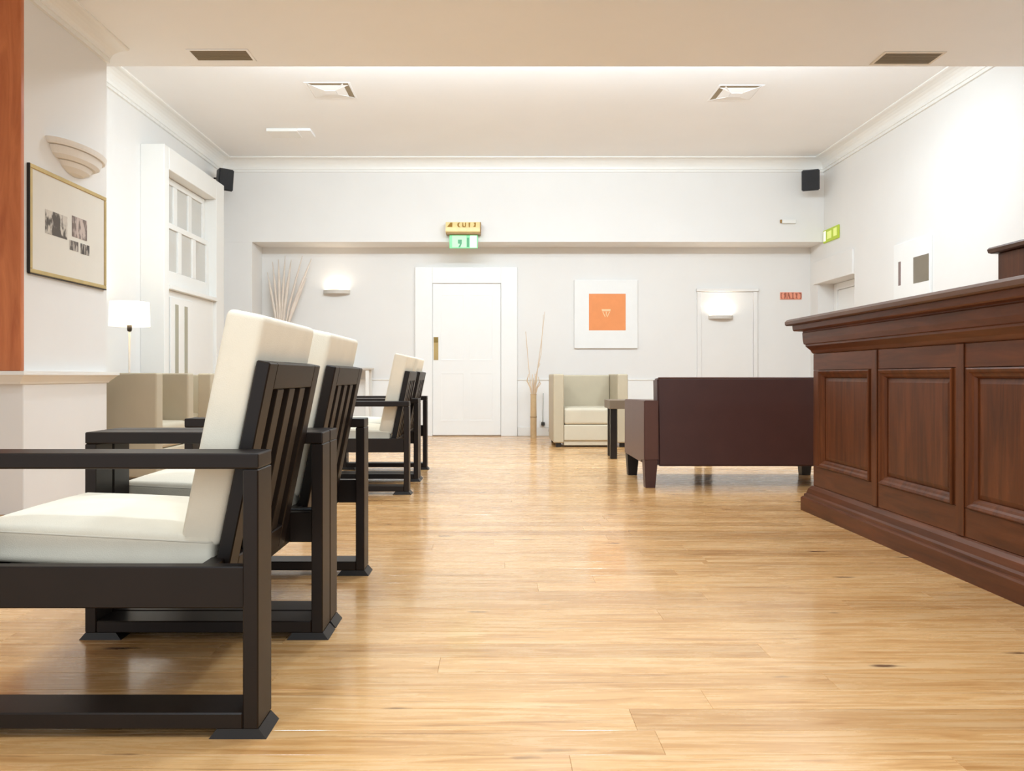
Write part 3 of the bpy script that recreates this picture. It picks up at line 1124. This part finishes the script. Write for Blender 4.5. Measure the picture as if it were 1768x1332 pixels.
# ------------------------------------------------------------------ ceiling grilles
def grille(label, X0, X1, Ya, Yb, frame):
    g = thing('soffit_grille', label, 'air vent', ((X0 + X1) / 2, (Ya + Yb) / 2, ZN), group='dark rectangular grilles in the dropped soffit')
    hx, hy = (X1 - X0) / 2, (Yb - Ya) / 2
    fw = .02
    for d in ((-hx - fw, hx + fw, -hy - fw, -hy), (-hx - fw, hx + fw, hy, hy + fw), (-hx - fw, -hx, -hy, hy), (hx, hx + fw, -hy, hy)):
        bx('frame_rail', frame, d + (-.006, -.0005), g, bev=.001)
    bx('backing', 'vent_dark', (-hx, hx, -hy, hy, -.0022, -.0005), g, bev=0)
    n = 9
    for k in range(n):
        yy = -hy + (k + .5) * 2 * hy / n
        bx('slat', 'vent_grey', (-hx, hx, yy - .0085, yy + .0085, -.0055, -.0035), g, bev=0,
           M=Matrix.Translation((0, yy, -.006)) @ Matrix.Rotation(R(8), 4, 'X') @ Matrix.Translation((0, -yy, .006)))


grille('dark louvred grille in the soffit at upper left of the photo', -2.165, -1.765, 5.665, 5.84, 'ceiling_paint')
grille('dark louvred grille with pale frame in the soffit at upper right', 2.81, 3.215, 5.71, 5.905, 'vent_white')


def diffuser(label, X, Yc, s, inner):
    d = thing('ceiling_diffuser', label, 'air vent', (X, Yc, ZC), group='square four-way diffusers in the lounge ceiling')
    h = s / 2
    for q in ((-h - .02, h + .02, -h - .02, -h), (-h - .02, h + .02, h, h + .02), (-h - .02, -h, -h, h), (h, h + .02, -h, h)):
        bx('frame_rail', 'ceiling_paint', q + (-.004, -.0005), d, bev=.001)
    bx('backing', 'vent_grey', (-h, h, -h, h, -.003, -.0005), d, bev=0)
    # four sloping vanes dropping to a small central plate
    q, zt, zb = h * .28, -.004, -.02
    for k in range(4):
        bm = nb()
        c, s_ = math.cos(R(90 * k)), math.sin(R(90 * k))
        P = lambda x, y, z: (x * c - y * s_, x * s_ + y * c, z)
        st = .74 if k == 0 or k == inner else .985  # near and inner vanes cut short; bared grey backing stands in for shade
        ring = [P(-h * .985, -h * st, zt), P(h * .985, -h * st, zt), P(q, -q, zb), P(-q, -q, zb)]
        A = [bm.verts.new(p) for p in ring]
        B = [bm.verts.new((p[0], p[1], p[2] + .004 if p[2] < -.01 else p[2] + .002)) for p in ring]
        bm.faces.new(A); bm.faces.new(B[::-1])
        for i in range(4):
            j = (i + 1) % 4
            bm.faces.new((A[i], A[j], B[j], B[i]))
        link('vane', bm, 'ceiling_paint', d)
    bx('centre_plate', 'ceiling_paint', (-q * .98, q * .98, -q * .98, q * .98, zb - .003, zb - .0005), d, bev=0)


diffuser('square four-way diffuser in the lounge ceiling on the left', -1.60, 7.83, .40, 1)
diffuser('square four-way diffuser in the lounge ceiling on the right', 2.39, 7.90, .40, 3)
hp = thing('ceiling_panel', 'pale flat panel set on the lounge ceiling left of the centre', 'ceiling panel', (-2.33, 9.15, ZC))
bx('panel', 'trim_white', (-.25, .1, -.13, .13, -.035, -.0005), hp, bev=.004)
bx('end_cap', 'ceiling_paint', (.1005, .25, -.13, .13, -.028, -.0005), hp, bev=.004)

# ------------------------------------------------------------------ twigs, vases, console
vs = thing('bamboo_vase', 'slim bamboo cane vase with dried twigs standing right of the white door', 'vase', (.518, 10.46, 0))
bm = nb()
lathe(bm, [(.04, 0), (.041, .27), (.044, .275), (.041, .28), (.038, .56), (.043, .575), (.03, .575), (.028, .5), (.004, .49)], sides=16)
link('cane', bm, 'bamboo', vs, smooth=False)
bm = nb(); lathe(bm, [(.0415, .268), (.0455, .275), (.0415, .282)], sides=16)
link('cane_joint', bm, 'bamboo_node', vs)
tr = random.Random(3)
for k in range(12):
    a = tr.uniform(0, 6.28)
    sp = tr.uniform(.05, .1)
    hh = tr.uniform(.16, .27)
    pts = [(math.cos(a) * .01, math.sin(a) * .01, .5), (math.cos(a) * sp * .55, math.sin(a) * .05, .60 + hh * .3),
           (math.cos(a) * sp, math.sin(a) * .06, .58 + hh * .7), (math.cos(a) * sp * .75, math.sin(a) * .05, .58 + hh)]
    bm = nb(); tube(bm, pts, [.007, .007, .0065, .004], 5)
    link('twig', bm, 'dry_twig', vs)
for pts in ([(0, 0, .5), (.04, 0, .85), (.1, .01, 1.1), (.13, .02, 1.62)], [(.01, 0, .5), (.06, .02, .95), (.11, .03, 1.3), (.15, .04, 1.66)],
            [(-.01, 0, .5), (-.06, .03, .9), (-.1, .05, 1.4)], [(0, .01, .5), (.05, 0, .9), (.085, 0, .97), (.07, 0, .99)]):
    bm = nb(); tube(bm, pts, [.006, .005, .004, .0025][:len(pts)], 5)
    link('twig', bm, 'dry_twig', vs)

ct = thing('console_table', 'narrow white console table with thin top along the end wall, behind the chairs', 'table', (-2.36, 10.6, 0))
bx('table_top', 'sconce_metal', (-.74, .74, -.16, .16, .895, .92), ct, bev=.004)
for (lx, ly) in ((-.72, -.14), (.67, -.14), (-.72, .1), (.67, .1)):
    bx('leg', 'trim_white', (lx, lx + .045, ly, ly + .04, 0, .894), ct, bev=.003)
tv = thing('twig_vase', 'vase of tall pale branches on the console table left of the uplighter', 'vase', (-2.84, 10.58, .9205))
bm = nb()
lathe(bm, [(.06, 0), (.085, .05), (.09, .14), (.06, .24), (.045, .3), (.055, .32), (.04, .32), (.03, .28), (.004, .27)], sides=20)
link('vase_body', bm, 'vase_white', tv, smooth=True)
for (dx, top, rad) in ((-.19, 1.28, .02), (-.12, 1.42, .018), (-.04, 1.45, .022), (.05, 1.5, .018), (.13, 1.45, .022), (.28, 1.5, .016), (.4, 1.46, .02), (.33, 1.2, .024)):
    bm = nb()
    pts = [(dx * .05, 0, .1), (dx * .12, .0, .33), (dx * .38, .03, .33 + (top - .33) * .4), (dx * .7, .05, .33 + (top - .33) * .72), (dx, .07, top)]
    tube(bm, pts, [rad * .35, rad * .5, rad, rad * .9, rad * .25], 6)
    link('branch', bm, 'pale_twig', tv, smooth=True)

# wall socket with a plug and its cable, between the cane vase and the armchair
so = thing('wall_socket', 'white socket with a small dark plug and grey cable beside the cane vase', 'socket', (.66, YB - .013, .1))
bx('socket_plate', 'trim_white', (-.045, .045, -.01, -.0005, .02, .11), so, bev=.003)
bx('plug', 'plug_dark', (-.024, .024, -.05, -.0105, .045, .09), so, bev=.004)
bm = nb(); tube(bm, [(0, -.02, .09), (0, -.016, .2), (.004, -.014, .35), (.006, -.014, .48)], .007, 6)
link('cable', bm, 'cable_grey', so, smooth=True)
bm = nb(); tube(bm, [(.0, -.035, .045), (.03, -.05, .015), (.08, -.06, .02), (.07, -.06, -.03), (.12, -.06, -.04)], .005, 6)
link('cable', bm, 'cable_grey', so, smooth=True)
